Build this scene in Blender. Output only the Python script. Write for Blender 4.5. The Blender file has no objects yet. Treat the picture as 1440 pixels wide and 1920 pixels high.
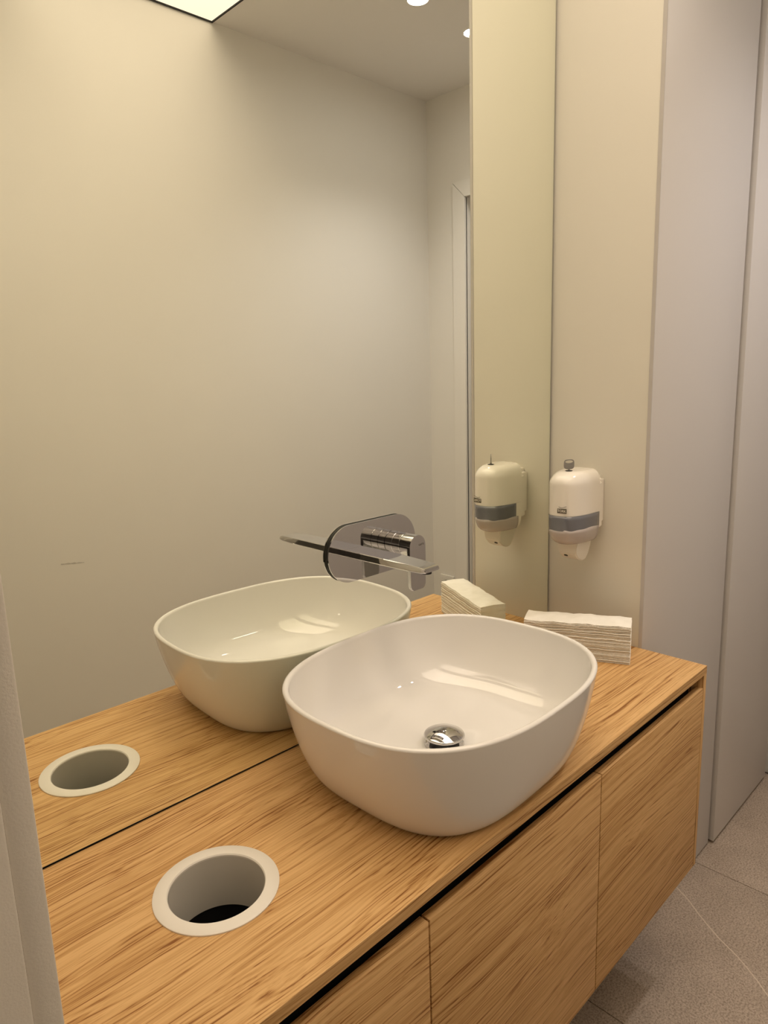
import bpy, bmesh, math, random
from mathutils import Vector, Matrix

# ---------------------------------------------------------------- camera, light, exposure
S = 0.78            # metres per measuring unit
Z0 = 0.973          # height of the worktop in measuring units
scene = bpy.context.scene
COL = scene.collection


def U(x, y, z):
    return Vector((x * S, y * S, (z + Z0) * S))


def make_camera():
    f = 1294.53
    yaw, pitch, roll = (math.radians(a) for a in (44.4922, -10.9286, -1.8721))
    fwd = Vector((math.sin(yaw) * math.cos(pitch), math.cos(yaw) * math.cos(pitch), math.sin(pitch)))
    right = fwd.cross(Vector((0, 0, 1))).normalized()
    up = right.cross(fwd)
    rr = right * math.cos(roll) + up * math.sin(roll)
    uu = -right * math.sin(roll) + up * math.cos(roll)
    cd = bpy.data.cameras.new('camera')
    cd.sensor_fit = 'HORIZONTAL'
    cd.sensor_width = 36.0
    cd.lens = f / 1440 * 36.0
    cd.clip_start = 0.01
    cam = bpy.data.objects.new('camera', cd)
    m = Matrix((rr, uu, -fwd)).transposed().to_4x4()
    m.translation = U(-1.8122, -1.1351, 0.7773)
    cam.matrix_world = m
    COL.objects.link(cam)
    scene.camera = cam


make_camera()
wd = bpy.data.worlds.new('world')
scene.world = wd
wd.use_nodes = True
wd.node_tree.nodes['Background'].inputs[0].default_value = (1.0, 0.85, 0.68, 1)
wd.node_tree.nodes['Background'].inputs[1].default_value = 0.05
scene.view_settings.view_transform = 'Standard'
scene.view_settings.look = 'None'
scene.view_settings.exposure = 0.11
scene.view_settings.gamma = 1.0
scene.view_settings.use_curve_mapping = False

PANEL_RGB = (1.0, 0.82, 0.62)
PANEL_POWER = 4.6
SPOT_RGB = (1.0, 0.93, 0.92)
SPOT_WATT = 13.0
HALL_FILL = 8.0  # strength of the added corridor fill lamp

# ---------------------------------------------------------------- materials
MATS = {}


def nodes_of(name):
    m = bpy.data.materials.new(name)
    m.use_nodes = True
    nt = m.node_tree
    return m, nt, nt.nodes['Principled BSDF']


def plain(name, col, rough=0.5, metal=0.0, coat=0.0, spec=0.5, bump=0.0, bscale=300.0, vary=0.0, vscale=4.0, sss=0.0):
    m, nt, b = nodes_of(name)
    b.inputs['Roughness'].default_value = rough
    b.inputs['Metallic'].default_value = metal
    b.inputs['Coat Weight'].default_value = coat
    b.inputs['Coat Roughness'].default_value = 0.04
    b.inputs['Specular IOR Level'].default_value = spec
    tc = nt.nodes.new('ShaderNodeTexCoord')
    nz = nt.nodes.new('ShaderNodeTexNoise')
    nz.inputs['Scale'].default_value = vscale
    nz.inputs['Detail'].default_value = 3
    nt.links.new(tc.outputs['Object'], nz.inputs['Vector'])
    mx = nt.nodes.new('ShaderNodeMix')
    mx.data_type = 'RGBA'
    mx.inputs[6].default_value = tuple(c * (1 - vary) for c in col) + (1,)
    mx.inputs[7].default_value = tuple(min(1, c * (1 + vary)) for c in col) + (1,)
    nt.links.new(nz.outputs['Fac'], mx.inputs[0])
    nt.links.new(mx.outputs[2], b.inputs['Base Color'])
    if bump > 0:
        n2 = nt.nodes.new('ShaderNodeTexNoise')
        n2.inputs['Scale'].default_value = bscale
        n2.inputs['Detail'].default_value = 4
        nt.links.new(tc.outputs['Object'], n2.inputs['Vector'])
        bp = nt.nodes.new('ShaderNodeBump')
        bp.inputs['Strength'].default_value = bump
        bp.inputs['Distance'].default_value = 0.001
        nt.links.new(n2.outputs['Fac'], bp.inputs['Height'])
        nt.links.new(bp.outputs['Normal'], b.inputs['Normal'])
    MATS[name] = m
    return m


def wood(name, axis='x', light=1.0):
    """oak veneer; the grain runs along the given axis"""
    m, nt, b = nodes_of(name)
    N, L = nt.nodes, nt.links
    tc = N.new('ShaderNodeTexCoord')

    def mapping(sc, loc=(0, 0, 0)):
        mp = N.new('ShaderNodeMapping')
        mp.inputs['Scale'].default_value = sc
        mp.inputs['Location'].default_value = loc
        L.new(tc.outputs['Object'], mp.inputs['Vector'])
        return mp
    def ax(a, c):
        return (a, c, c) if axis == 'x' else (c, c, a)
    # slow wander that bends the grain a little
    wob = N.new('ShaderNodeTexNoise'); wob.inputs['Scale'].default_value = 1.0; wob.inputs['Detail'].default_value = 2
    L.new(mapping(ax(2.2, 6)).outputs[0], wob.inputs['Vector'])
    sub = N.new('ShaderNodeVectorMath'); sub.operation = 'SUBTRACT'
    L.new(wob.outputs['Color'], sub.inputs[0]); sub.inputs[1].default_value = (0.5, 0.5, 0.5)
    scl = N.new('ShaderNodeVectorMath'); scl.operation = 'SCALE'; scl.inputs['Scale'].default_value = 0.035
    L.new(sub.outputs[0], scl.inputs[0])
    add = N.new('ShaderNodeVectorMath'); add.operation = 'ADD'
    L.new(tc.outputs['Object'], add.inputs[0]); L.new(scl.outputs[0], add.inputs[1])

    def streak(a, c, detail, rough, lo, hi, off=0.0):
        mp = N.new('ShaderNodeMapping')
        mp.inputs['Scale'].default_value = ax(a, c); mp.inputs['Location'].default_value = (off, off * 2, off)
        L.new(add.outputs[0], mp.inputs['Vector'])
        nz = N.new('ShaderNodeTexNoise'); nz.inputs['Scale'].default_value = 1; nz.inputs['Detail'].default_value = detail
        nz.inputs['Roughness'].default_value = rough
        L.new(mp.outputs[0], nz.inputs['Vector'])
        r = N.new('ShaderNodeMapRange'); r.inputs['From Min'].default_value = lo; r.inputs['From Max'].default_value = hi
        L.new(nz.outputs['Fac'], r.inputs['Value'])
        return r
    broad = streak(1.1, 24, 2, 0.5, 0.32, 0.68)
    fine = streak(3.0, 520, 2, 0.6, 0.36, 0.62, 7.7)
    pores = streak(24, 900, 1, 0.5, 0.58, 0.72, 12.3)
    soft = streak(2.0, 170, 2, 0.5, 0.36, 0.60, 3.1)
    # growth lines: a steady rhythm across the grain, shifted and loosened by stretched noise
    def shifted(a, c, off, k):
        mp = N.new('ShaderNodeMapping'); mp.inputs['Scale'].default_value = ax(a, c); mp.inputs['Location'].default_value = off
        L.new(add.outputs[0], mp.inputs['Vector'])
        rn = N.new('ShaderNodeTexNoise'); rn.inputs['Scale'].default_value = 1; rn.inputs['Detail'].default_value = 1
        L.new(mp.outputs[0], rn.inputs['Vector'])
        m_ = N.new('ShaderNodeMath'); m_.operation = 'MULTIPLY'; m_.inputs[1].default_value = k
        L.new(rn.outputs['Fac'], m_.inputs[0])
        return m_
    sp = N.new('ShaderNodeSeparateXYZ'); L.new(add.outputs[0], sp.inputs[0])
    cr1 = N.new('ShaderNodeMath'); cr1.operation = 'ADD'
    L.new(sp.outputs['Y'], cr1.inputs[0]); L.new(sp.outputs['Z' if axis == 'x' else 'X'], cr1.inputs[1])
    cr2 = N.new('ShaderNodeMath'); cr2.operation = 'MULTIPLY'; cr2.inputs[1].default_value = 150.0
    L.new(cr1.outputs[0], cr2.inputs[0])
    w1 = shifted(0.9, 9, (2.2, 1.3, 0.4), 9.0)
    w2 = shifted(2.2, 60, (5.2, 0.3, 1.4), 3.4)
    sA = N.new('ShaderNodeMath'); sA.operation = 'ADD'; L.new(cr2.outputs[0], sA.inputs[0]); L.new(w1.outputs[0], sA.inputs[1])
    sB = N.new('ShaderNodeMath'); sB.operation = 'ADD'; L.new(sA.outputs[0], sB.inputs[0]); L.new(w2.outputs[0], sB.inputs[1])
    pp = N.new('ShaderNodeMath'); pp.operation = 'PINGPONG'; pp.inputs[1].default_value = 0.5
    L.new(sB.outputs[0], pp.inputs[0])
    l0 = N.new('ShaderNodeMapRange'); l0.interpolation_type = 'SMOOTHSTEP'
    l0.inputs['From Min'].default_value = 0.02; l0.inputs['From Max'].default_value = 0.26
    L.new(pp.outputs[0], l0.inputs['Value'])
    st = streak(2.6, 110, 1, 0.5, 0.42, 0.60, 21.0)      # where a line fades away
    lines = N.new('ShaderNodeMath'); lines.operation = 'MAXIMUM'
    L.new(l0.outputs[0], lines.inputs[0]); L.new(st.outputs[0], lines.inputs[1])
    cr = N.new('ShaderNodeValToRGB')
    e = cr.color_ramp.elements
    e[0].position = 0.22; e[0].color = (0.24 * light, 0.092 * light, 0.020 * light, 1)
    e[1].position = 0.86; e[1].color = (0.70 * light, 0.440 * light, 0.195 * light, 1)
    e2 = cr.color_ramp.elements.new(0.46); e2.color = (0.51 * light, 0.285 * light, 0.102 * light, 1)
    # weighted sum
    def mul(src, k):
        n = N.new('ShaderNodeMath'); n.operation = 'MULTIPLY'; n.inputs[1].default_value = k; L.new(src, n.inputs[0]); return n
    def plus(a, c):
        n = N.new('ShaderNodeMath'); n.operation = 'ADD'; L.new(a, n.inputs[0]); L.new(c, n.inputs[1]); return n
    s0 = plus(mul(broad.outputs[0], 0.19).outputs[0], mul(lines.outputs[0], 0.38).outputs[0])
    s1 = plus(s0.outputs[0], mul(soft.outputs[0], 0.26).outputs[0])
    s2 = plus(s1.outputs[0], mul(fine.outputs[0], 0.22).outputs[0])
    s3 = N.new('ShaderNodeMath'); s3.operation = 'SUBTRACT'; L.new(s2.outputs[0], s3.inputs[0]); L.new(mul(pores.outputs[0], 0.22).outputs[0], s3.inputs[1])
    L.new(s3.outputs[0], cr.inputs['Fac'])
    L.new(cr.outputs['Color'], b.inputs['Base Color'])
    b.inputs['Roughness'].default_value = 0.55
    b.inputs['Specular IOR Level'].default_value = 0.35
    bp = N.new('ShaderNodeBump'); bp.inputs['Strength'].default_value = 0.35; bp.inputs['Distance'].default_value = 0.0006
    L.new(s3.outputs[0], bp.inputs['Height']); L.new(bp.outputs['Normal'], b.inputs['Normal'])
    MATS[name] = m
    return m


def tile_mat():
    m, nt, b = nodes_of('stone_tile')
    N, L = nt.nodes, nt.links
    tc = N.new('ShaderNodeTexCoord')
    n1 = N.new('ShaderNodeTexNoise'); n1.inputs['Scale'].default_value = 9; n1.inputs['Detail'].default_value = 8; n1.inputs['Roughness'].default_value = 0.7
    n2 = N.new('ShaderNodeTexNoise'); n2.inputs['Scale'].default_value = 230; n2.inputs['Detail'].default_value = 5; n2.inputs['Roughness'].default_value = 0.75
    for n in (n1, n2):
        L.new(tc.outputs['Object'], n.inputs['Vector'])
    cr = N.new('ShaderNodeValToRGB')
    cr.color_ramp.elements[0].position = 0.3; cr.color_ramp.elements[0].color = (0.44, 0.36, 0.285, 1)
    cr.color_ramp.elements[1].position = 0.7; cr.color_ramp.elements[1].color = (0.56, 0.465, 0.375, 1)
    L.new(n1.outputs['Fac'], cr.inputs['Fac'])
    c2 = N.new('ShaderNodeValToRGB')
    c2.color_ramp.elements[0].position = 0.34; c2.color_ramp.elements[0].color = (0.42, 0.38, 0.34, 1)
    c2.color_ramp.elements[1].position = 0.56; c2.color_ramp.elements[1].color = (1.08, 1.08, 1.08, 1)
    L.new(n2.outputs['Fac'], c2.inputs['Fac'])
    mu = N.new('ShaderNodeMix'); mu.data_type = 'RGBA'; mu.blend_type = 'MULTIPLY'; mu.inputs[0].default_value = 1
    L.new(cr.outputs['Color'], mu.inputs[6]); L.new(c2.outputs['Color'], mu.inputs[7])
    # one thin pale vein: distance to a gently wandering line in the slab
    sep = N.new('ShaderNodeSeparateXYZ'); L.new(tc.outputs['Object'], sep.inputs[0])
    # x + 0.61*y - c  (object coordinates are room coordinates)
    a = N.new('ShaderNodeMath'); a.operation = 'MULTIPLY_ADD'; a.inputs[1].default_value = -0.660
    b_in = sep.outputs['Y']; L.new(b_in, a.inputs[0]); L.new(sep.outputs['X'], a.inputs[2])
    wn = N.new('ShaderNodeTexNoise'); wn.inputs['Scale'].default_value = 7; wn.inputs['Detail'].default_value = 2
    L.new(tc.outputs['Object'], wn.inputs['Vector'])
    c = N.new('ShaderNodeMath'); c.operation = 'MULTIPLY_ADD'; c.inputs[1].default_value = 0.03
    L.new(wn.outputs['Fac'], c.inputs[0]); L.new(a.outputs[0], c.inputs[2])
    d = N.new('ShaderNodeMath'); d.operation = 'SUBTRACT'; d.inputs[1].default_value = 0.444
    L.new(c.outputs[0], d.inputs[0])
    ab = N.new('ShaderNodeMath'); ab.operation = 'ABSOLUTE'; L.new(d.outputs[0], ab.inputs[0])
    r = N.new('ShaderNodeMapRange'); r.inputs['From Min'].default_value = 0.0011; r.inputs['From Max'].default_value = 0.0026
    r.inputs['To Min'].default_value = 0.8; r.inputs['To Max'].default_value = 0
    L.new(ab.outputs[0], r.inputs['Value'])
    mv = N.new('ShaderNodeMix'); mv.data_type = 'RGBA'; mv.inputs[7].default_value = (0.74, 0.64, 0.52, 1)
    L.new(r.outputs[0], mv.inputs[0]); L.new(mu.outputs[2], mv.inputs[6])
    L.new(mv.outputs[2], b.inputs['Base Color'])
    b.inputs['Roughness'].default_value = 0.62
    bp = N.new('ShaderNodeBump'); bp.inputs['Strength'].default_value = 0.5; bp.inputs['Distance'].default_value = 0.001
    L.new(n2.outputs['Fac'], bp.inputs['Height']); L.new(bp.outputs['Normal'], b.inputs['Normal'])
    MATS['stone_tile'] = m
    return m


def emit(name, col, k):
    m = bpy.data.materials.new(name)
    m.use_nodes = True
    nt = m.node_tree
    nt.nodes.clear()
    o = nt.nodes.new('ShaderNodeOutputMaterial')
    e = nt.nodes.new('ShaderNodeEmission')
    e.inputs[0].default_value = tuple(col) + (1,)
    e.inputs[1].default_value = k
    nt.links.new(e.outputs[0], o.inputs[0])
    MATS[name] = m
    return m


def prismatic(name, col, k):
    """micro-prismatic diffuser: gives most of its light straight out of the sheet"""
    m = emit(name, col, k)
    nt = m.node_tree
    e = nt.nodes['Emission']
    g = nt.nodes.new('ShaderNodeNewGeometry')
    d = nt.nodes.new('ShaderNodeVectorMath'); d.operation = 'DOT_PRODUCT'
    nt.links.new(g.outputs['Incoming'], d.inputs[0]); nt.links.new(g.outputs['Normal'], d.inputs[1])
    a = nt.nodes.new('ShaderNodeMath'); a.operation = 'ABSOLUTE'
    nt.links.new(d.outputs['Value'], a.inputs[0])
    p = nt.nodes.new('ShaderNodeMath'); p.operation = 'POWER'; p.inputs[1].default_value = 1.5
    nt.links.new(a.outputs[0], p.inputs[0])
    q = nt.nodes.new('ShaderNodeMath'); q.operation = 'MULTIPLY'; q.inputs[1].default_value = k
    nt.links.new(p.outputs[0], q.inputs[0])
    nt.links.new(q.outputs[0], e.inputs[1])
    return m


def paper_mat():
    m, nt, b = nodes_of('paper')
    N, L = nt.nodes, nt.links
    tc = N.new('ShaderNodeTexCoord')
    v = N.new('ShaderNodeTexVoronoi'); v.inputs['Scale'].default_value = 420
    n = N.new('ShaderNodeTexNoise'); n.inputs['Scale'].default_value = 30; n.inputs['Detail'].default_value = 3
    L.new(tc.outputs['Object'], v.inputs['Vector']); L.new(tc.outputs['Object'], n.inputs['Vector'])
    cr = N.new('ShaderNodeValToRGB')
    cr.color_ramp.elements[0].position = 0.35; cr.color_ramp.elements[0].color = (0.86, 0.83, 0.75, 1)
    cr.color_ramp.elements[1].position = 0.65; cr.color_ramp.elements[1].color = (0.93, 0.90, 0.83, 1)
    L.new(n.outputs['Fac'], cr.inputs['Fac']); L.new(cr.outputs['Color'], b.inputs['Base Color'])
    b.inputs['Roughness'].default_value = 0.95
    b.inputs['Specular IOR Level'].default_value = 0.1
    bp = N.new('ShaderNodeBump'); bp.inputs['Strength'].default_value = 0.25; bp.inputs['Distance'].default_value = 0.0005
    L.new(v.outputs['Distance'], bp.inputs['Height']); L.new(bp.outputs['Normal'], b.inputs['Normal'])
    MATS['paper'] = m
    return m


WALL = plain('wall_paint', (0.86, 0.83, 0.78), 0.75, bump=0.12, bscale=500, vary=0.015)
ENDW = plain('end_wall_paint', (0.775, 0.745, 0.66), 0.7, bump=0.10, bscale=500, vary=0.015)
CEIL = plain('ceiling_paint', (0.86, 0.83, 0.79), 0.85, bump=0.1, bscale=400, vary=0.015)
PANEL = plain('panel_lacquer', (0.68, 0.655, 0.635), 0.42, bump=0.08, bscale=900, vary=0.01)
EDGEB = plain('panel_edge_band', (0.56, 0.53, 0.51), 0.5)
FRAMEM = plain('door_frame_lacquer', (0.88, 0.85, 0.80), 0.4, vary=0.01)
JAMB = plain('jamb_lacquer', (0.80, 0.75, 0.68), 0.45, bump=0.15, bscale=900, vary=0.015)
DARK = plain('shadow_gap_black', (0.012, 0.011, 0.010), 0.8)  # truly dark parts, and black standing in for shade in gaps and recesses
GROUT = plain('grout', (0.075, 0.058, 0.042), 0.9, vary=0.1, vscale=60)
OAK = wood('oak_veneer', 'x')
OAKV = wood('oak_veneer_upright', 'z')
OAKD = plain('oak_inside', (0.16, 0.085, 0.032), 0.7, vary=0.15, vscale=30)
TILE = tile_mat()
CERAMIC = plain('white_ceramic', (0.81, 0.79, 0.76), 0.006, coat=0.0, spec=0.66, vary=0.004)
CHROME = plain('chrome', (0.57, 0.56, 0.555), 0.025, metal=1.0)
BLACKR = plain('black_rubber', (0.015, 0.014, 0.013), 0.5)
MIRROR = plain('mirror_glass', (0.95, 0.97, 0.875), 0.0, metal=1.0)
MIRREDGE = plain('mirror_edge', (0.42, 0.45, 0.40), 0.2)
WPLAST = plain('white_plastic', (0.90, 0.86, 0.79), 0.18, coat=0.3, vary=0.005)
NOZZLE = plain('white_plastic_soft', (0.80, 0.76, 0.68), 0.35, vary=0.005)
SMOKE = plain('smoky_window', (0.155, 0.16, 0.185), 0.12, coat=0.5, vary=0.08, vscale=60)
POUCH = plain('soap_pouch', (0.50, 0.45, 0.43), 0.25, coat=0.4, vary=0.05, vscale=40)
STEEL = plain('grey_key_plastic', (0.30, 0.29, 0.27), 0.3, metal=0.3, vary=0.1, vscale=90)
RINGM = plain('white_powder_coat', (0.80, 0.765, 0.70), 0.45, bump=0.05, bscale=900)
SLEEVE = plain('grey_sleeve', (0.62, 0.59, 0.53), 0.35, bump=0.05, bscale=500)
BINB = plain('black_bin', (0.006, 0.006, 0.006), 0.7)
LOGO = plain('logo_brown', (0.11, 0.095, 0.07), 0.5)
LOGOW = plain('logo_white', (0.80, 0.76, 0.68), 0.5)
LIGHTM = prismatic('light_sheet', PANEL_RGB, PANEL_POWER)
SPOTM = emit('spot_lens', (1.0, 0.95, 0.90), 55.0)
PAPER = paper_mat()
SCUFF = plain('scuff', (0.62, 0.59, 0.54), 0.8, vary=0.08, vscale=150)
SOCK = plain('socket_plastic', (0.78, 0.75, 0.69), 0.3)

# ---------------------------------------------------------------- mesh helpers


def link(name, me, mat, parent=None):
    o = bpy.data.objects.new(name, me)
    COL.objects.link(o)
    if mat is not None:
        me.materials.append(mat)
    if parent is not None:
        o.parent = parent
        o.matrix_parent_inverse = Matrix.Identity(4)
    return o


def finish(bm, name, mat, parent=None, smooth=False, angle=40):
    bmesh.ops.recalc_face_normals(bm, faces=bm.faces)
    if parent is not None:
        bm.transform(PW[parent.name].inverted())
    me = bpy.data.meshes.new(name)
    if smooth:
        for f in bm.faces:
            f.smooth = len(f.verts) <= 8
        lim = math.radians(angle)
        for e in bm.edges:
            if len(e.link_faces) == 2 and e.calc_face_angle(0) > lim:
                e.smooth = False
    bm.to_mesh(me)
    bm.free()
    return link(name, me, mat, parent)


PW = {}     # world matrix of every parent


def empty(name, loc, label, cat, group=None):
    o = bpy.data.objects.new(name, None)
    o.empty_display_size = 0.05
    COL.objects.link(o)
    o.location = loc
    PW[o.name] = Matrix.Translation(Vector(loc))
    tag(o, label, cat, group)
    return o


def tag(o, label, cat, group=None):
    o['label'] = label
    o['category'] = cat
    if group:
        o['group'] = group
    return o


def aspar(o, parent=None):
    """lets an object that is itself a part carry sub-parts"""
    PW[o.name] = PW[parent.name] if parent is not None else Matrix.Identity(4)
    return o


def box_bm(x0, x1, y0, y1, z0, z1, bev=0.0, seg=2):
    bm = bmesh.new()
    bmesh.ops.create_cube(bm, size=1.0)
    for v in bm.verts:
        v.co = Vector(((x0 + x1) / 2 + v.co.x * (x1 - x0), (y0 + y1) / 2 + v.co.y * (y1 - y0), (z0 + z1) / 2 + v.co.z * (z1 - z0)))
    if bev > 0:
        bmesh.ops.bevel(bm, geom=list(bm.edges), offset=bev, segments=seg, affect='EDGES', profile=0.5)
    return bm


def box(name, x0, x1, y0, y1, z0, z1, mat, parent=None, bev=0.0):
    return finish(box_bm(x0, x1, y0, y1, z0, z1, bev), name, mat, parent, smooth=bev > 0)


def struct(o):
    o['kind'] = 'structure'
    return o


def loft(rings, cap0=True, cap1=True, closed=True):
    bm = bmesh.new()
    vs = [[bm.verts.new(p) for p in r] for r in rings]
    n = len(rings[0])
    for a, b in zip(vs[:-1], vs[1:]):
        for i in range(n if closed else n - 1):
            j = (i + 1) % n
            bm.faces.new((a[i], a[j], b[j], b[i]))
    if cap0:
        bm.faces.new(vs[0][::-1])
    if cap1:
        bm.faces.new(vs[-1])
    return bm


def selli(cx, cy, z, a, b, n, N=96, rot=0.0):
    out = []
    for i in range(N):
        t = 2 * math.pi * i / N
        c, s = math.cos(t), math.sin(t)
        x = a * math.copysign(abs(c) ** (2 / n), c)
        y = b * math.copysign(abs(s) ** (2 / n), s)
        out.append((cx + x * math.cos(rot) - y * math.sin(rot), cy + x * math.sin(rot) + y * math.cos(rot), z))
    return out


def lathe(profile, cx, cy, N=48, cap0=False, cap1=False):
    return loft([[(cx + r * math.cos(2 * math.pi * i / N), cy + r * math.sin(2 * math.pi * i / N), z) for i in range(N)] for r, z in profile], cap0, cap1)


def lathe_y(profile, cx, cz, N=48, cap0=True, cap1=True):
    """profile of (radius, y): turned about a horizontal axis along y"""
    return loft([[(cx + r * math.cos(2 * math.pi * i / N), y, cz + r * math.sin(2 * math.pi * i / N)) for i in range(N)] for r, y in profile], cap0, cap1)


def prism_y(outline, y0, y1, bev=0.0, seg=3):
    """outline of (x, z) points pushed along y"""
    bm = bmesh.new()
    a = [bm.verts.new((x, y0, z)) for x, z in outline]
    b = [bm.verts.new((x, y1, z)) for x, z in outline]
    n = len(outline)
    for i in range(n):
        bm.faces.new((a[i], a[(i + 1) % n], b[(i + 1) % n], b[i]))
    f0 = bm.faces.new(a[::-1])
    f1 = bm.faces.new(b)
    if bev > 0:
        ed = list(set(list(f0.edges) + list(f1.edges)))
        bmesh.ops.bevel(bm, geom=ed, offset=bev, segments=seg, affect='EDGES', profile=0.5)
    return bm


def text_mesh(body, size, depth=0.0):
    cu = bpy.data.curves.new('lettering', 'FONT')
    cu.body = body
    cu.size = size
    cu.extrude = depth
    cu.offset = size * 0.018
    cu.align_x = 'CENTER'
    cu.align_y = 'CENTER'
    cu.resolution_u = 3
    ob = bpy.data.objects.new('lettering', cu)
    COL.objects.link(ob)
    dg = bpy.context.evaluated_depsgraph_get()
    me = bpy.data.meshes.new_from_object(ob.evaluated_get(dg))
    bpy.data.objects.remove(ob)
    bm = bmesh.new()
    bm.from_mesh(me)
    return bm


# ---------------------------------------------------------------- room shell
XR = 1.2956 * S          # right wall (with its door)
YB = -1.6596 * S         # wall opposite the mirror
ZC = (2.26 + Z0) * S     # ceiling
XL = -1.712 * S          # inner face of the left wall
ZT = Z0 * S              # top of the worktop
YP = -0.311 * S          # face of the grey panelling
ZF = 0.0
PX0 = -0.030 * S         # right edge of the luminous ceiling
PXL = -0.870 * S         # its left edge
YM = -0.0153 * S         # face of the mirror

floor = struct(finish(box_bm(-3.6, 2.4, -2.6, 1.2, -0.14, -0.0035), 'floor', GROUT))
aspar(floor)
TJ = 0.773 * S
x_j = [0.504 * S + k * TJ for k in range(-6, 3)]
y_j = [-0.100 * S - k * TJ for k in range(-1, 4)][::-1]
for xa in x_j[:-1]:
    for ya in y_j[:-1]:
        if xa > 1.1 or xa < -3.4:
            continue
        g = 0.0011
        xb, yb = xa + TJ, ya + TJ
        xb2 = min(xb - g, XR)
        if xb2 - xa < 0.02:
            continue
        box('tile', xa + g, xb2, ya + g, min(yb - g, 0.4), -0.012, 0.0, TILE, floor, bev=0.0006)

# mirror wall, wall opposite, left and right walls
struct(box('wall_back', XL - 0.14, 0.003, 0.004, 0.12, -0.02, ZC + 0.12, WALL))
wf = struct(box('wall_front', XL - 0.14, XR + 0.14, YB - 0.12, YB, -0.02, ZC + 0.12, WALL))
aspar(wf)
# faint grey scuff on the wall, a thin smear of its own
sx0, sz0, sx1, sz1 = -0.8930 * S, (0.0980 + Z0) * S, -0.8030 * S, (0.0870 + Z0) * S
top_, bot_ = [], []
for i in range(13):
    u = i / 12
    hw_ = 0.0012 + 0.0026 * (0.5 + 0.5 * math.sin(i * 2.1)) * math.sin(u * math.pi) + 0.002 * max(0, 0.35 - u)
    x_, z_ = sx0 + (sx1 - sx0) * u, sz0 + (sz1 - sz0) * u
    top_.append((x_, YB + 0.0003, z_ + hw_)); bot_.append((x_, YB + 0.0003, z_ - hw_ * 0.7))
finish(loft([bot_, top_], False, False, closed=False), 'scuff_mark', SCUFF, wf)
# pier that carries the soap dispenser
struct(finish(box_bm(0.0, 0.20, -0.3087 * S, 0.12, -0.02, ZC + 0.12, 0.0012), 'wall_right', ENDW, None, True))

# panelling: fixed grey panel, then the flush sliding door, then the end post
yf = -0.3087 * S
pan = struct(box('trim_1', 0.0, 0.633 * S, yf - 0.0075, yf, 0.006, ZC, PANEL, None, 0.0009))
struct(box('trim_8', -0.0006, 0.0012, yf - 0.0078, yf + 0.0, 0.006, ZC, EDGEB))
struct(box('wall_side', 0.20, XR + 0.14, yf + 0.010, 0.12, -0.02, ZC + 0.12, DARK))
xd = 0.645 * S
d2 = struct(finish(box_bm(xd, 1.228 * S, yf - 0.0190, yf + 0.004, 0.010, ZC - 0.001, 0.0009), 'door_2', PANEL, None, True))
struct(box('trim_2', 1.230 * S, 1.250 * S, yf - 0.015, yf + 0.009, 0.0, ZC, FRAMEM, None, 0.0008))
struct(box('floor_gap_shade', 0.003, 1.229 * S, yf - 0.002, yf + 0.003, 0.0, 0.0095, DARK))  # black strip painting the shade in the gap under panel and door
struct(box('trim_3', 0.0, 1.228 * S, yf - 0.001, yf + 0.0095, ZC - 0.004, ZC - 0.001, DARK))

# right wall with a framed door (seen in the mirror)
fy0, fy1 = -1.466 * S, -0.345 * S       # outside of the frame
fzt = (1.799 + Z0) * S
fw = 0.083 * S
bm = bmesh.new()
bm.free()
wr = struct(box('wall_far', XR, XR + 0.14, YB - 0.12, fy0 + 0.02, -0.02, ZC + 0.12, WALL))
struct(box('wall_far_top', XR, XR + 0.14, fy0 + 0.02, fy1 - 0.02, fzt - 0.02, ZC + 0.12, WALL))
struct(box('wall_far_end', XR, XR + 0.14, fy1 - 0.02, yf + 0.02, -0.02, ZC + 0.12, WALL))


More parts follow.
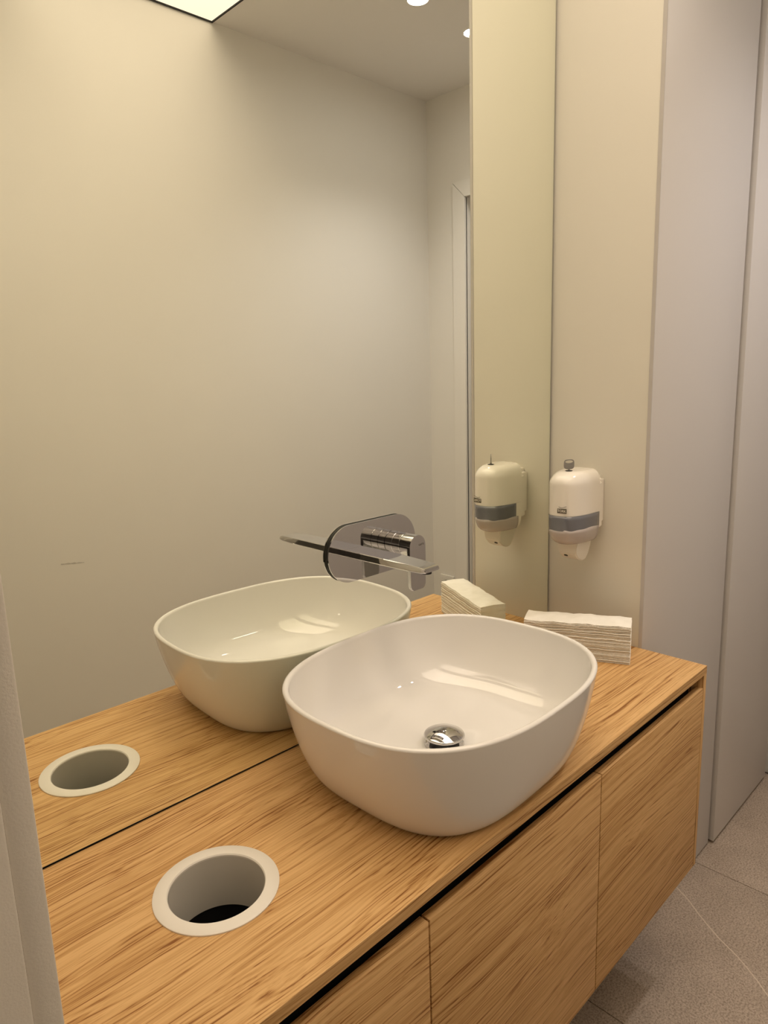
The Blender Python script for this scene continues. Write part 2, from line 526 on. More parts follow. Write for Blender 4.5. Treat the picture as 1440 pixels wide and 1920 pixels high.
def framed_door():
    t = bpy.data.objects.new('door_1', None)
    COL.objects.link(t)
    t.location = (XR, (fy0 + fy1) / 2, 0)
    t['kind'] = 'structure'
    PW[t.name] = Matrix.Translation(Vector(t.location))
    xo, xi = XR - 0.012, XR + 0.006

    def bar(pts):
        bm = bmesh.new()
        a = [bm.verts.new((xo, y, z)) for y, z in pts]
        b = [bm.verts.new((xi, y, z)) for y, z in pts]
        n = len(pts)
        for i in range(n):
            bm.faces.new((a[i], a[(i + 1) % n], b[(i + 1) % n], b[i]))
        bm.faces.new(a[::-1]); bm.faces.new(b)
        bmesh.ops.recalc_face_normals(bm, faces=bm.faces)
        bmesh.ops.bevel(bm, geom=list(bm.edges), offset=0.0008, segments=2, affect='EDGES')
        return finish(bm, 'architrave', FRAMEM, t, True)
    q = 0.0011
    bar([(fy0, 0), (fy0 + fw, 0), (fy0 + fw, fzt - fw - q), (fy0, fzt - q)])
    bar([(fy1, 0), (fy1 - fw, 0), (fy1 - fw, fzt - fw - q), (fy1, fzt - q)])
    bar([(fy0 + q, fzt), (fy1 - q, fzt), (fy1 - fw - q, fzt - fw), (fy0 + fw + q, fzt - fw)])
    box('shadow_gap', XR - 0.004, XR + 0.002, fy0 - 0.0025, fy0 + 0.004, 0, fzt + 0.002, DARK, t)
    box('shadow_gap', XR - 0.006, XR - 0.002, fy0 + 0.004, fy0 + fw, fzt - fw, fzt - 0.004, DARK, t)
    # reveal
    box('reveal', XR, XR + 0.06, fy0 + fw - 0.012, fy0 + fw, 0, fzt - fw, FRAMEM, t)
    box('reveal', XR, XR + 0.06, fy1 - fw, fy1 - fw + 0.012, 0, fzt - fw, FRAMEM, t)
    box('reveal', XR, XR + 0.06, fy0 + fw, fy1 - fw, fzt - fw, fzt - fw + 0.012, FRAMEM, t)
    box('door_leaf', XR + 0.028, XR + 0.068, fy0 + fw + 0.003, fy1 - fw - 0.003, 0.006, fzt - fw - 0.003, PANEL, t, 0.001)
    # lever handle
    bm = bmesh.new()
    hy = fy0 + fw + 0.075
    bm2 = loft([[(XR + 0.028 - d, hy + 0.022 * math.cos(2 * math.pi * i / 32), 1.02 + 0.022 * math.sin(2 * math.pi * i / 32)) for i in range(32)] for d in (0, 0.007)])
    bm.free()
    finish(bm2, 'door_rosette', CHROME, t, True)
    box('door_handle', XR - 0.028, XR - 0.014, hy - 0.006, hy + 0.11, 1.012, 1.028, CHROME, t, 0.004)
    box('door_handle_neck', XR - 0.020, XR + 0.022, hy - 0.007, hy + 0.007, 1.013, 1.027, CHROME, t, 0.004)


framed_door()

# left wall: short return to the mirror, doorway where the photographer stands, jamb in view
yj = -0.75 * S
wl0 = XL - 0.14
struct(box('wall_left', wl0, XL - 0.001, yj + 0.012, 0.005, -0.02, ZC + 0.12, WALL))
struct(box('wall_left_front', wl0, XL, YB - 0.02, -1.60 * S, -0.02, ZC + 0.12, WALL))
struct(box('wall_left_top', wl0, XL, -1.60 * S, yj + 0.012, 2.16, ZC + 0.12, WALL))
struct(finish(box_bm(XL - 0.0125, XL + 0.0, yj, yj + 0.06, 0, 2.17, 0.0012), 'trim_4', JAMB, None, True))
struct(finish(box_bm(XL - 0.150, XL - 0.0125, yj - 0.0016, yj + 0.03, 0, 2.16, 0.0012), 'trim_5', JAMB, None, True))

# short corridor behind the photographer
struct(box('wall_corridor_end', -3.6, -3.5, -2.6, 1.2, -0.02, ZC + 0.12, WALL))
struct(box('wall_corridor_near', -3.6, wl0 + 0.01, -2.6, -2.5, -0.02, ZC + 0.12, WALL))
struct(box('wall_corridor_far', -3.6, wl0 + 0.01, 1.1, 1.2, -0.02, ZC + 0.12, WALL))
struct(box('wall_corridor_side', wl0, wl0 + 0.02, 0.1, 1.2, -0.02, ZC + 0.12, WALL))
struct(box('wall_corridor_side_near', wl0, wl0 + 0.02, -2.6, YB - 0.1, -0.02, ZC + 0.12, WALL))

# ceiling with an opening for the light sheet and two round holes for the spots
SP = [(0.497 * S, -0.976 * S), (0.882 * S, -1.000 * S)]
RS = 0.043 * S


def ceiling_piece(x0, x1, y0, y1, z0, z1, hole, r, N=48):
    """slab with one round hole"""
    cx, cy = hole
    angs = sorted(set([2 * math.pi * i / N for i in range(N)] + [math.atan2(y - cy, x - cx) % (2 * math.pi) for x in (x0, x1) for y in (y0, y1)]))
    inn, out = [], []
    for a in angs:
        c, s = math.cos(a), math.sin(a)
        tx = (x1 - cx) / c if c > 1e-9 else ((x0 - cx) / c if c < -1e-9 else 1e9)
        ty = (y1 - cy) / s if s > 1e-9 else ((y0 - cy) / s if s < -1e-9 else 1e9)
        t = min(tx, ty)
        inn.append((cx + r * c, cy + r * s)); out.append((cx + t * c, cy + t * s))
    bm = bmesh.new()
    n = len(angs)
    it = [bm.verts.new((x, y, z1)) for x, y in inn]; ot = [bm.verts.new((x, y, z1)) for x, y in out]
    ib = [bm.verts.new((x, y, z0)) for x, y in inn]; ob = [bm.verts.new((x, y, z0)) for x, y in out]
    for i in range(n):
        j = (i + 1) % n
        bm.faces.new((it[i], ot[i], ot[j], it[j]))
        bm.faces.new((ib[i], ib[j], ob[j], ob[i]))
        bm.faces.new((it[i], it[j], ib[j], ib[i]))
        bm.faces.new((ot[i], ob[i], ob[j], ot[j]))
    return bm


def join_bm(a, b):
    me = bpy.data.meshes.new('tmp')
    b.to_mesh(me); b.free()
    a.from_mesh(me)
    bpy.data.meshes.remove(me)
    return a


cb = ceiling_piece(PX0, 0.69 * S, YB, yf + 0.02, ZC, ZC + 0.1, SP[0], RS)
join_bm(cb, ceiling_piece(0.69 * S, XR + 0.002, YB, yf + 0.02, ZC, ZC + 0.1, SP[1], RS))
join_bm(cb, box_bm(PX0, 0.002, yf + 0.02, 0.02, ZC, ZC + 0.1))
join_bm(cb, box_bm(-1.13 * S, PXL, YB, 0.02, ZC, ZC + 0.1))
join_bm(cb, box_bm(-3.6, XL + 0.004, -2.6, 1.2, ZC, ZC + 0.1))
struct(finish(cb, 'ceiling', CEIL))

# luminous ceiling over the vanity: two framed light sheets side by side
for pxa, pxb, lab in ((PXL, PX0, 'warm glowing ceiling light sheet with dark edge, its corner visible at top left of mirror'),
                      (XL + 0.004, -1.13 * S, 'warm glowing ceiling light sheet nearer the doorway, beside the one in view')):
    t = empty('luminous_ceiling', ((pxa + pxb) / 2, -0.83 * S, ZC), lab, 'ceiling light', 'light sheets in the ceiling')
    py0, py1 = YB, YM - 0.001
    prof = 0.0035
    box('light_sheet', pxa + 0.004, pxb - 0.004, py0 + 0.004, py1 - 0.004, ZC + 0.001, ZC + 0.006, LIGHTM, t)
    box('edge_profile', pxb - 0.004, pxb, py0, py1, ZC - prof, ZC + 0.02, DARK, t)
    box('edge_profile', pxa, pxa + 0.004, py0, py1, ZC - prof, ZC + 0.02, DARK, t)
    box('edge_profile', pxa + 0.004, pxb - 0.004, py0, py0 + 0.004, ZC - prof, ZC + 0.02, DARK, t)
    box('edge_profile', pxa + 0.004, pxb - 0.004, py1 - 0.004, py1, ZC - prof, ZC + 0.02, DARK, t)

# two recessed spots
for k, (sx, sy) in enumerate(SP):
    t = empty('downlight', (sx, sy, ZC), ['round white recessed spotlight at the top frame edge, nearer of the two in the mirror', 'round white recessed spotlight cut by the mirrored wall edge, farther of the two'][k], 'downlight', 'recessed ceiling spots')
    finish(lathe([(RS - 0.0005, ZC + 0.001), (RS - 0.0005, ZC + 0.03), (RS * 0.7, ZC + 0.034), (RS * 0.7, ZC + 0.036), (RS - 0.0002, ZC + 0.032), (RS - 0.0002, ZC + 0.0005)], sx, sy), 'housing', FRAMEM, t, True)
    finish(lathe([(RS * 0.97, ZC + 0.0035), (RS * 0.97, ZC + 0.0065)], sx, sy, 48, True, True), 'lens', SPOTM, t)
    finish(lathe([(RS + 0.0035, ZC), (RS + 0.003, ZC - 0.0015), (RS - 0.0004, ZC - 0.0015), (RS - 0.0004, ZC)], sx, sy), 'trim_ring', FRAMEM, t, True)
    ld = bpy.data.lights.new('spot_light', 'SPOT')
    ld.energy = SPOT_WATT
    ld.color = SPOT_RGB
    ld.spot_size = math.radians(112)
    ld.spot_blend = 0.9
    ld.shadow_soft_size = 0.025
    lo = bpy.data.objects.new('lamp', ld)
    COL.objects.link(lo)
    lo.parent = t
    lo.location = (0, 0, -0.004)

# unseen fill lamp added in the corridor to brighten the room
hx_, hy_ = -2.55, -0.95
t = empty('corridor_fill_lamp', (hx_, hy_, ZC), 'added round fill lamp, unseen in the corridor behind the open doorway', 'ceiling light')
finish(lathe([(0.17, ZC), (0.17, ZC - 0.02), (0.155, ZC - 0.026), (0.15, ZC - 0.02)], hx_, hy_, 48), 'rim', FRAMEM, t, True)
finish(lathe([(0.152, ZC - 0.012), (0.150, ZC - 0.024), (0.10, ZC - 0.034), (0.03, ZC - 0.037)], hx_, hy_, 48, False, True), 'diffuser', emit('fill_diffuser', (1.0, 0.87, 0.70), HALL_FILL), t, True)

# ---------------------------------------------------------------- mirror
AL, BE = 0.0047, 0.0011


def mirror():
    t = empty('wall_mirror', ((XL - 0.004) / 2, 0.0, ZT), 'large frameless wall mirror standing on the oak worktop', 'mirror')
    x0, x1 = XL + 0.001, -0.0062
    z0, z1 = ZT + 0.0030, ZC - 0.0002

    def fy(x, z, d=0):     # the plane is turned by a hair, as it hangs in the photograph
        return YM - math.tan(AL) * x - math.tan(BE) * (z - ZT) + d
    bv = 0.0012
    fr = [(x0 + bv, z0 + bv), (x1 - bv, z0 + bv), (x1 - bv, z1 - bv), (x0 + bv, z1 - bv)]
    ed = [(x0, z0), (x1, z0), (x1, z1), (x0, z1)]
    bm = bmesh.new()
    a = [bm.verts.new((x, fy(x, z), z)) for x, z in fr]
    bm.faces.new(a)
    bmesh.ops.recalc_face_normals(bm, faces=bm.faces)
    for f in bm.faces:
        if f.normal.y > 0:
            f.normal_flip()
    bm.transform(PW[t.name].inverted())
    me = bpy.data.meshes.new('glass'); bm.to_mesh(me); bm.free()
    link('glass', me, MIRROR, t)
    bm = bmesh.new()
    a = [bm.verts.new((x, fy(x, z), z)) for x, z in fr]
    b = [bm.verts.new((x, fy(x, z, 0.001), z)) for x, z in ed]
    c = [bm.verts.new((x, 0.0035, z)) for x, z in ed]
    for i in range(4):
        j = (i + 1) % 4
        bm.faces.new((a[i], a[j], b[j], b[i]))
        bm.faces.new((b[i], b[j], c[j], c[i]))
    bm.faces.new(c)
    finish(bm, 'polished_edge', MIRREDGE, t)
    return t


mirror()
struct(box('side_gap_shade', -0.0075, -0.0003, -0.003, 0.0035, ZT + 0.0016, ZC - 0.0005, DARK))  # black strip standing in for shade in the gap beside the mirror
struct(box('base_gap_shade', XL + 0.001, -0.001, -0.002, 0.0035, ZT - 0.015, ZT + 0.0015, DARK))  # black strip painting the shaded gap along the mirror's lower edge

# ---------------------------------------------------------------- vanity
VL = -1.688 * S
H = 0.5958 * S
CT = 0.0225 * S           # thickness of the worktop
YF = -0.5 * S
BX, BY = -1.3434 * S, -0.2560 * S     # bin hole
RI = 0.0745 * S

top = finish(ceiling_piece(VL, -0.0008, YF, -0.0045, ZT - CT, ZT, (BX, BY), RI + 0.0030, 64), 'worktop', OAK)
tag(top, 'long oak worktop with a round waste hole, carrying the white basin', 'worktop')
bv = top.modifiers.new('soft edge', 'BEVEL')
bv.width = 0.0006; bv.segments = 2; bv.limit_method = 'ANGLE'; bv.angle_limit = math.radians(50)

van = empty('vanity_cabinet', ((VL) / 2, -0.25 * S, ZT - H), 'wall-hung oak vanity cabinet with handleless drawer fronts below the worktop', 'cabinet')
PT = 0.0175 * S
zt = ZT - CT - 0.0002
box('side_panel', -0.0008 - PT, -0.0008, YF, -0.006, ZT - H, zt, OAKV, van, 0.0006)
box('side_panel', VL, VL + PT, YF, -0.006, ZT - H, zt, OAKV, van, 0.0006)
zb = ZT - H
box('bottom_board', VL + PT + 0.0005, -0.0008 - PT - 0.0005, YF + 0.022, -0.006, zb + 0.002, zb + 0.020, OAKD, van)
box('back_board', VL + PT + 0.0005, -0.0008 - PT - 0.0005, -0.016, -0.006, zb + 0.0205, zt, OAKD, van)
box('recess_back', VL + PT + 0.0005, -0.0008 - PT - 0.0005, YF + 0.0300, YF + 0.045, ZT - 0.125, zt, DARK, van)  # coloured black to imitate the shade inside the finger recess
seams = [-0.0182 * S, -0.5685 * S, -1.1181 * S, -1.6702 * S]
zd = ZT - 0.0585 * S
for k in range(3):
    xb, xa = seams[k], seams[k + 1]
    g = 0.0013
    d = box('drawer_front', xa + g, xb - g, YF, YF + 0.0145, zb, zd, OAK, van, 0.0009)

# waste chute in the worktop
w = empty('waste_chute', (BX, BY, ZT), 'round white waste ring with grey sleeve set in the oak worktop', 'waste chute')
RO = 0.0974 * S
finish(lathe([(RI, ZT + 0.0010), (RI + 0.0012, ZT + 0.0026), (RO - 0.0012, ZT + 0.0026), (RO, ZT + 0.0016), (RO, ZT + 0.0001), (RI + 0.0022, ZT + 0.0001), (RI + 0.0018, ZT - 0.004), (RI, ZT - 0.004), (RI, ZT + 0.0010)], BX, BY, 96), 'ring', RINGM, w, True)
sd = ZT - 0.093 * S
finish(lathe([(RI - 0.0004, ZT - 0.001), (RI - 0.0004, sd), (RI + 0.0016, sd), (RI + 0.0016, ZT - 0.0045)], BX, BY, 96), 'sleeve', SLEEVE, w, True)
finish(lathe([(RI + 0.0017, sd + 0.01), (RI + 0.0020, sd), (RI + 0.004, sd - 0.10), (RI + 0.004, sd - 0.13)], BX, BY, 64, False, True), 'bin_liner', BINB, w, True)

# ---------------------------------------------------------------- basin
bx, by, bh, ba, bb, bn, ba0, bb0, bn0, P_, Q_, brz = -0.8138, -0.2749, 0.2005, 0.3175, 0.2683, 2.6564, 0.2332, 0.2036, 3.2169, 1.1917, 1.6937, 0.034
ZBASE = ZT + 0.0002


def bsec(t, off=0.0, dz=0.0):
    g = (1 - (1 - t) ** P_) ** (1 / Q_)
    a = ba0 + (ba - ba0) * g - off
    b = bb0 + (bb - bb0) * g - off
    n = bn0 + (bn - bn0) * g
    return selli(bx * S, by * S, ZBASE + (bh * t + dz) * S, a * S, b * S, n, 128, brz)


def basin():
    rings = []
    rw = 0.0058      # half of the rim thickness
    rings.append(selli(bx * S, by * S, ZBASE + 0.002 * S, (ba0 - 0.012) * S, (bb0 - 0.012) * S, bn0, 128, brz))
    rings.append(bsec(0, 0.004, 0.0))
    K = 26
    tmax = 1 - rw / bh
    for i in range(K + 1):
        t = (i / K) ** 2.0 * tmax
        if t < 0.002 and i > 0:
            continue
        rings.append(bsec(max(t, 0.003)))
    # rolled rim
    for i in range(1, 10):
        ang = math.pi * i / 10
        rings.append(selli(bx * S, by * S, ZBASE + (bh - rw + rw * math.sin(ang)) * S, (ba - rw + rw * math.cos(ang)) * S, (bb - rw + rw * math.cos(ang)) * S, bn, 128, brz))
    # inside
    zf = 0.0300
    ai, bi = ba - 2 * rw, bb - 2 * rw
    M = 44
    for i in range(0, M + 1):
        u = 1 - i / M
        q = 1 - (1 - u) ** 2.2                  # fraction of the mouth, denser near the wall
        if q < 0.13:
            continue
        hh = bh - rw - zf - 0.030
        z = zf + 0.030 * q * q + hh * (1 - (1 - q ** 8) ** 0.7)
        n = 3.0 + (bn - 3.0) * q ** 6 if q > 0.3 else 2 + (q - 0.1) / 0.2
        rings.append(selli(bx * S, by * S, ZBASE + z * S, max(0.034, ai * q) * S, max(0.034, bi * q) * S, n, 128, brz))
    rings.append(selli(bx * S, by * S, ZBASE + (zf - 0.0008) * S, 0.0325 * S, 0.0325 * S, 2, 128, brz))
    bm = loft(rings, True, True)
    o = finish(bm, 'washbasin', CERAMIC, None, True, 70)
    tag(o, 'white glossy oval-rectangular countertop basin standing on the oak worktop', 'basin')
    return zf


zf = basin()
dr = empty('basin_drain', (bx * S, by * S, ZBASE + (zf - 0.0) * S), 'domed chrome pop-up drain plug at the bottom of the white basin', 'drain plug')
zz = ZBASE + (zf + 0.0004) * S
finish(lathe([(0.0, zz + 0.0008), (0.020, zz + 0.0008), (0.024, zz + 0.0022), (0.0305, zz + 0.0032), (0.0318, zz + 0.0022), (0.0320, zz + 0.0002)][1:], bx * S, by * S, 64), 'flange', CHROME, dr, True)
finish(lathe([(0.0225, zz + 0.001), (0.0225, zz + 0.0085), (0.0205, zz + 0.0135)], bx * S, by * S, 48, True, True), 'seal', BLACKR, dr, True)
RD = 0.0425 * S
prof_ = [(0.018, zz + 0.0125), (RD - 0.004, zz + 0.0135), (RD - 0.0008, zz + 0.0148), (RD, zz + 0.0162), (RD - 0.0008, zz + 0.0176)]
for i in range(1, 11):
    q = i / 10
    r = (RD - 0.0008) * math.cos(q * math.pi / 2 * 0.985)
    prof_.append((r, zz + 0.0176 + 0.0108 * (1 - (r / RD) ** 2)))
finish(lathe(prof_, bx * S, by * S, 64, True, True), 'cap', CHROME, dr, True, 60)

# ---------------------------------------------------------------- wall mixer on the mirror
fx, fz = -0.752 * S, ZT + 0.3985 * S
fa = empty('wall_mixer_tap', (fx, YM - math.tan(AL) * fx, fz), 'chrome wall-mounted mixer tap with long flat spout fixed on the mirror', 'tap')
yp_f = -0.0205 * S
yp_b = -0.0178 * S
hl, hr = 0.138 * S, 0.0650 * S


def stadium(cx, cz, hw, r, N=24):
    pts = []
    for i in range(N + 1):
        a = -math.pi / 2 + math.pi * i / N
        pts.append((cx + hw - r + r * math.cos(a), cz + r * math.sin(a)))
    for i in range(N + 1):
        a = math.pi / 2 + math.pi * i / N
        pts.append((cx - hw + r + r * math.cos(a), cz + r * math.sin(a)))
    return pts


finish(prism_y(stadium(fx, fz, hl, hr), yp_b, yp_f, 0.0006, 2), 'cover_plate', CHROME, fa, True, 30)
finish(prism_y(stadium(fx, fz, hl - 0.0012, hr - 0.0012), YM - math.tan(AL) * fx - 0.0003, yp_b + 0.0001), 'backing', BLACKR, fa)

# handle: collar, ring, lever
hx, hz = -0.6935 * S, ZT + 0.4015 * S
R1 = 0.0262 * S
y0 = yp_f + 0.0002


def turned(name, ya, yb, r):
    e = 0.0006
    return finish(lathe_y([(r - e, ya), (r, ya - e), (r, yb + e), (r - e, yb)], hx, hz, 64), name, CHROME, fa, True, 30)


turned('collar', y0 - 0.0008, -0.0430 * S, R1)
finish(lathe_y([(R1 - 0.0012, y0), (R1 - 0.0012, -0.0700 * S)], hx, hz, 48), 'core', BLACKR, fa, True)
turned('temperature_ring', -0.0438 * S, -0.0665 * S, R1)
yl0, yl1 = -0.0673 * S, -0.1015 * S
# lever head: round at the top, running down into a thin paddle
pts = []
for i in range(25):
    a = math.pi * i / 24
    pts.append((hx + R1 * math.cos(a), hz + R1 * math.sin(a)))
low = ZT + 0.300 * S
wl = 0.0245 * S


def lever_outline(rr, bot):
    o = []
    for i in range(25):
        a = math.pi * i / 24
        o.append((hx + rr * math.cos(a), hz + rr * math.sin(a)))
    o += [(hx - rr, hz - 0.02), (hx - wl * rr / R1, bot + 0.008)]
    for i in range(1, 7):
        a = math.pi + (math.pi / 2) * i / 6
        o.append((hx - wl * rr / R1 + 0.007 + 0.007 * math.cos(a), bot + 0.008 + 0.008 * math.sin(a)))
    for i in range(0, 7):
        a = -math.pi / 2 + (math.pi / 2) * i / 6
        o.append((hx + wl * rr / R1 - 0.007 + 0.007 * math.cos(a), bot + 0.008 + 0.008 * math.sin(a)))
    o += [(hx + rr, hz - 0.02)]
    return o


lv = finish(prism_y(lever_outline(R1, low), yl1 + 0.0065, yl1, 0.0012, 3), 'lever', CHROME, fa, True, 30)
aspar(lv, fa)
lv.matrix_parent_inverse = Matrix.Identity(4)
finish(lathe_y([(R1 - 0.0006, yl0), (R1, yl0 - 0.0006), (R1, yl1 + 0.0066)], hx, hz, 64), 'lever_neck', CHROME, fa, True, 30)
bm = text_mesh('GATTI', 0.0048)
bm.transform(Matrix.Translation((hx + 0.0095, yl1 - 0.00015, hz + 0.002)) @ Matrix.Rotation(math.radians(90), 4, 'X'))
finish(bm, 'lettering', LOGO, lv)

# spout
sxc = -0.8160 * S
ztop = ZT + 0.4100 * S


def spout():
    secs = []
    data = [  # y, half width top, half width mid, z top, z mid, z bottom, half width bottom
        (-0.0207, .0265, .0265, .0000, -.0125, -.0165, .0225),
        (-0.0450, .0265, .0265, .0000, -.0125, -.0165, .0225),
        (-0.0850, .0265, .0265, .0000, -.0125, -.0165, .0225),
        (-0.1250, .0265, .0262, .0000, -.0125, -.0165, .0225),
        (-0.1650, .0255, .0262, -.0005, -.0125, -.0162, .0225),
        (-0.2050, .0242, .0262, -.0015, -.0120, -.0158, .0225),
        (-0.2350, .0228, .0258, -.0025, -.0112, -.0150, .0220),
        (-0.2440, .0222, .0248, -.0030, -.0108, -.0145, .0212),
        (-0.2500, .0216, .0228, -.0050, -.0104, -.0138, .0195),
        (-0.2530, .0205, .0208, -.0085, -.0102, -.0130, .0175),
    ]
    for y, wt, wm, z1, zm, zb_, wb in data:
        r = 0.0012
        pr = [(-wb, zb_), (-wm, zm - 0.001), (-wm, zm + 0.0004), (-wt, z1 - r), (-wt + r, z1), (wt - r, z1), (wt, z1 - r), (wm, zm + 0.0004), (wm, zm - 0.001), (wb, zb_)]
        secs.append([(sxc + x * S, y * S, ztop + z * S) for x, z in pr])
    finish(loft(secs), 'spout', CHROME, fa, True, 28)
    # thin seam around the spout a third of the way out
    finish(lathe([(0.0078, ztop - 0.0165 * S), (0.0078, ztop - 0.0150 * S - 0.0035)], sxc, -0.2380 * S, 32, True, True), 'aerator', BLACKR, fa, True)


spout()

# ---------------------------------------------------------------- soap dispenser
DY = -0.1450
DH = 0.0560


def dsec(z, k=1.0, kd=1.0, N=48, n=2.7, depth=0.1745, off=0.0):
    """plan of the housing: flat to the wall, bowed front"""
    out = []
    for i in range(N + 1):
        a = math.pi * i / N
        c, s = math.cos(a), math.sin(a)
        y = (DH * k + off) * math.copysign(abs(c) ** (2 / n), c)
        x = -0.046 - ((depth - 0.046) * kd + off) * abs(s) ** (2 / n)
        out.append((x * S, (DY + y) * S, ZT + z * S))
    return out


def dispenser():
    t = empty('soap_dispenser', (-0.06 * S, DY * S, ZT + 0.42 * S), 'white wall-mounted soap dispenser with smoky window, key in its top', 'soap dispenser')
    # back plate
    bm = box_bm(-0.0475 * S, -0.0006, (DY - 0.0450) * S, (DY + 0.0450) * S, ZT + 0.345 * S, ZT + 0.490 * S)
    bmesh.ops.bevel(bm, geom=[e for e in bm.edges if abs(e.verts[0].co.x - e.verts[1].co.x) > 1e-4], offset=0.009, segments=5, affect='EDGES')
    bmesh.ops.bevel(bm, geom=[e for e in bm.edges if e.calc_face_angle(0) > 1.2], offset=0.0012, segments=2, affect='EDGES')
    finish(bm, 'back_plate', WPLAST, t, True)
    ztop_, zw = 0.5110, 0.3925
    # white rear shell that the window and the cover close against
    bm = box_bm(-0.0475 * S, -0.020 * S, (DY - 0.0525) * S, (DY + 0.0525) * S, ZT + 0.316 * S, ZT + 0.500 * S)
    bmesh.ops.bevel(bm, geom=[e for e in bm.edges if abs(e.verts[0].co.x - e.verts[1].co.x) > 1e-4], offset=0.021, segments=8, affect='EDGES')
    bmesh.ops.bevel(bm, geom=[e for e in bm.edges if e.calc_face_angle(0) > 1.2], offset=0.003, segments=3, affect='EDGES')
    finish(bm, 'rear_shell', WPLAST, t, True)
    # cover
    rings = []
    rings.append(dsec(zw, 0.985, 0.99))
    rings.append(dsec(zw))
    rings.append(dsec(0.43))
    rings.append(dsec(0.47, 0.999, 0.999))
    rt = 0.034
    for i in range(0, 11):
        a = math.pi / 2 * i / 10
        z = ztop_ - rt + rt * math.sin(a)
        kk = 1 - (1 - math.cos(a)) * 0.44
        kd = 1 - (1 - math.cos(a)) * 0.34
        rings.append(dsec(z, kk, kd, n=2.7 - 0.4 * math.sin(a)))
    rings.append(dsec(ztop_ + 0.0012, 0.28, 0.45, n=2.2))
    bm = loft(rings, True, True)
    finish(bm, 'cover', WPLAST, t, True, 50)
    # lower shell
    rings = []
    lo = [(0.306, 0.62, 0.70), (0.3085, 0.72, 0.79), (0.314, 0.82, 0.87), (0.322, 0.905, 0.935), (0.334, 0.96, 0.972), (0.349, 0.985, 0.99), (0.366, 0.992, 0.994), (zw - 0.0006, 0.992, 0.994)]
    for z, kk, kd in lo:
        rings.append(dsec(z, kk, kd, n=2.3 + 0.4 * min(1, (z - 0.308) / 0.04)))
    sh = finish(loft(rings, True, True), 'lower_shell', WPLAST, t, True, 50)

    # window in the bowed front: two bands, the pouch shows in the lower one
    def strip(name, zs, i0, i1, mat, off, wave=0.0, wtop=False):
        rr = []
        for m_, z in enumerate(zs):
            # interpolate the shell
            for (za, ka, da), (zb_, kb, db) in zip(lo[:-1], lo[1:]):
                if za <= z <= zb_ + 1e-6:
                    u = (z - za) / (zb_ - za)
                    kk, kd = ka + (kb - ka) * u, da + (db - da) * u
                    break
            sec = dsec(z, kk, kd, n=2.3 + 0.4 * min(1, (z - 0.308) / 0.04), off=off)
            row = sec[i0:i1 + 1]
            if wtop and m_ == len(zs) - 1:
                row = [(x, y, zz_ + wave * S * (math.sin(i * 0.75) * 0.6 + math.sin(i * 0.31 + 1) + (1.3 if i > len(row) * 0.55 else -1.2))) for i, (x, y, zz_) in enumerate(row)]
            rr.append(row)
        bm = loft(rr, False, False, closed=False)
        o = finish(bm, name, mat, t, True, 60)
        so = o.modifiers.new('thick', 'SOLIDIFY')
        so.thickness = 0.0005
        so.offset = 0
        return o
    strip('window', [0.346, 0.350, 0.356, 0.362, 0.370, 0.380, zw - 0.001], 2, 48, SMOKE, 0.0010)
    strip('soap_pouch', [0.3085, 0.311, 0.314, 0.318, 0.322, 0.328, 0.334, 0.343, 0.351], 1, 48, POUCH, 0.0014, 0.0014, True)
    # push bar below
    nb = bmesh.new()
    prof2 = [  # x depth from wall, z
    ]
    y0_, y1_ = (DY - 0.032) * S, (DY + 0.032) * S
    side = [(-0.038, 0.316), (-0.119, 0.316), (-0.122, 0.291), (-0.119, 0.275), (-0.102, 0.259), (-0.080, 0.250), (-0.062, 0.252), (-0.050, 0.268), (-0.042, 0.292)]
    nb.free()
    nb = bmesh.new()
    a = [nb.verts.new((x * S, y0_ + (0.004 if z < 0.28 else 0), ZT + z * S)) for x, z in side]
    b = [nb.verts.new((x * S, y1_ - (0.004 if z < 0.28 else 0), ZT + z * S)) for x, z in side]
    n = len(side)
    for i in range(n):
        nb.faces.new((a[i], a[(i + 1) % n], b[(i + 1) % n], b[i]))
    nb.faces.new(a[::-1]); nb.faces.new(b)
    bmesh.ops.bevel(nb, geom=list(nb.edges), offset=0.0022, segments=3, affect='EDGES')
    pb = finish(nb, 'push_nozzle', NOZZLE, t, True, 35)
    aspar(pb, t)
    # outlet hole, seen as a dark spot under the front edge
    ob_ = bmesh.new()
    c0 = Vector((-0.1110 * S, (DY + 0.008) * S, ZT + 0.2673 * S))
    nrm = Vector((-0.014, 0, -0.02)).normalized()
    tx = Vector((-0.02, 0, 0.014)).normalized()
    ty = Vector((0, 1, 0))
    rings = []
    for d in (0.0008, -0.001):
        rings.append([tuple(c0 + nrm * d + tx * 0.0035 * math.cos(2 * math.pi * i / 20) + ty * 0.0045 * math.sin(2 * math.pi * i / 20)) for i in range(20)])
    ob_.free()
    finish(loft(rings), 'outlet', BLACKR, pb)

    # logo on the front: white letters in a brown box, wave line above
    lx = (-0.1745 - 0.0004) * S
    lc = DY - 0.014
    bm = bmesh.new()
    vs = []
    hw2, z0_, z1_ = 0.0140, 0.4005, 0.4138
    for (yy, z) in ((-hw2, z0_), (hw2, z0_ + 0.0008), (hw2, z1_ + 0.0006), (-hw2, z1_ - 0.0006)):
        vs.append((lx, (lc - yy) * S, ZT + z * S))
    r0 = [(x + 0.0013, y, z) for x, y, z in vs]
    bm.free()
    lg = finish(loft([vs, r0]), 'logo', LOGO, t)
    aspar(lg, t)
    bm = text_mesh('TORK', 0.0076)
    rot = Matrix(((0, 0, -1, 0), (-1, 0, 0, 0), (0, 1, 0, 0), (0, 0, 0, 1)))
    bm.transform(Matrix.Translation((lx - 0.00018, lc * S, ZT + 0.4073 * S)) @ rot)
    finish(bm, 'lettering', LOGOW, lg)
    rr = [[], []]
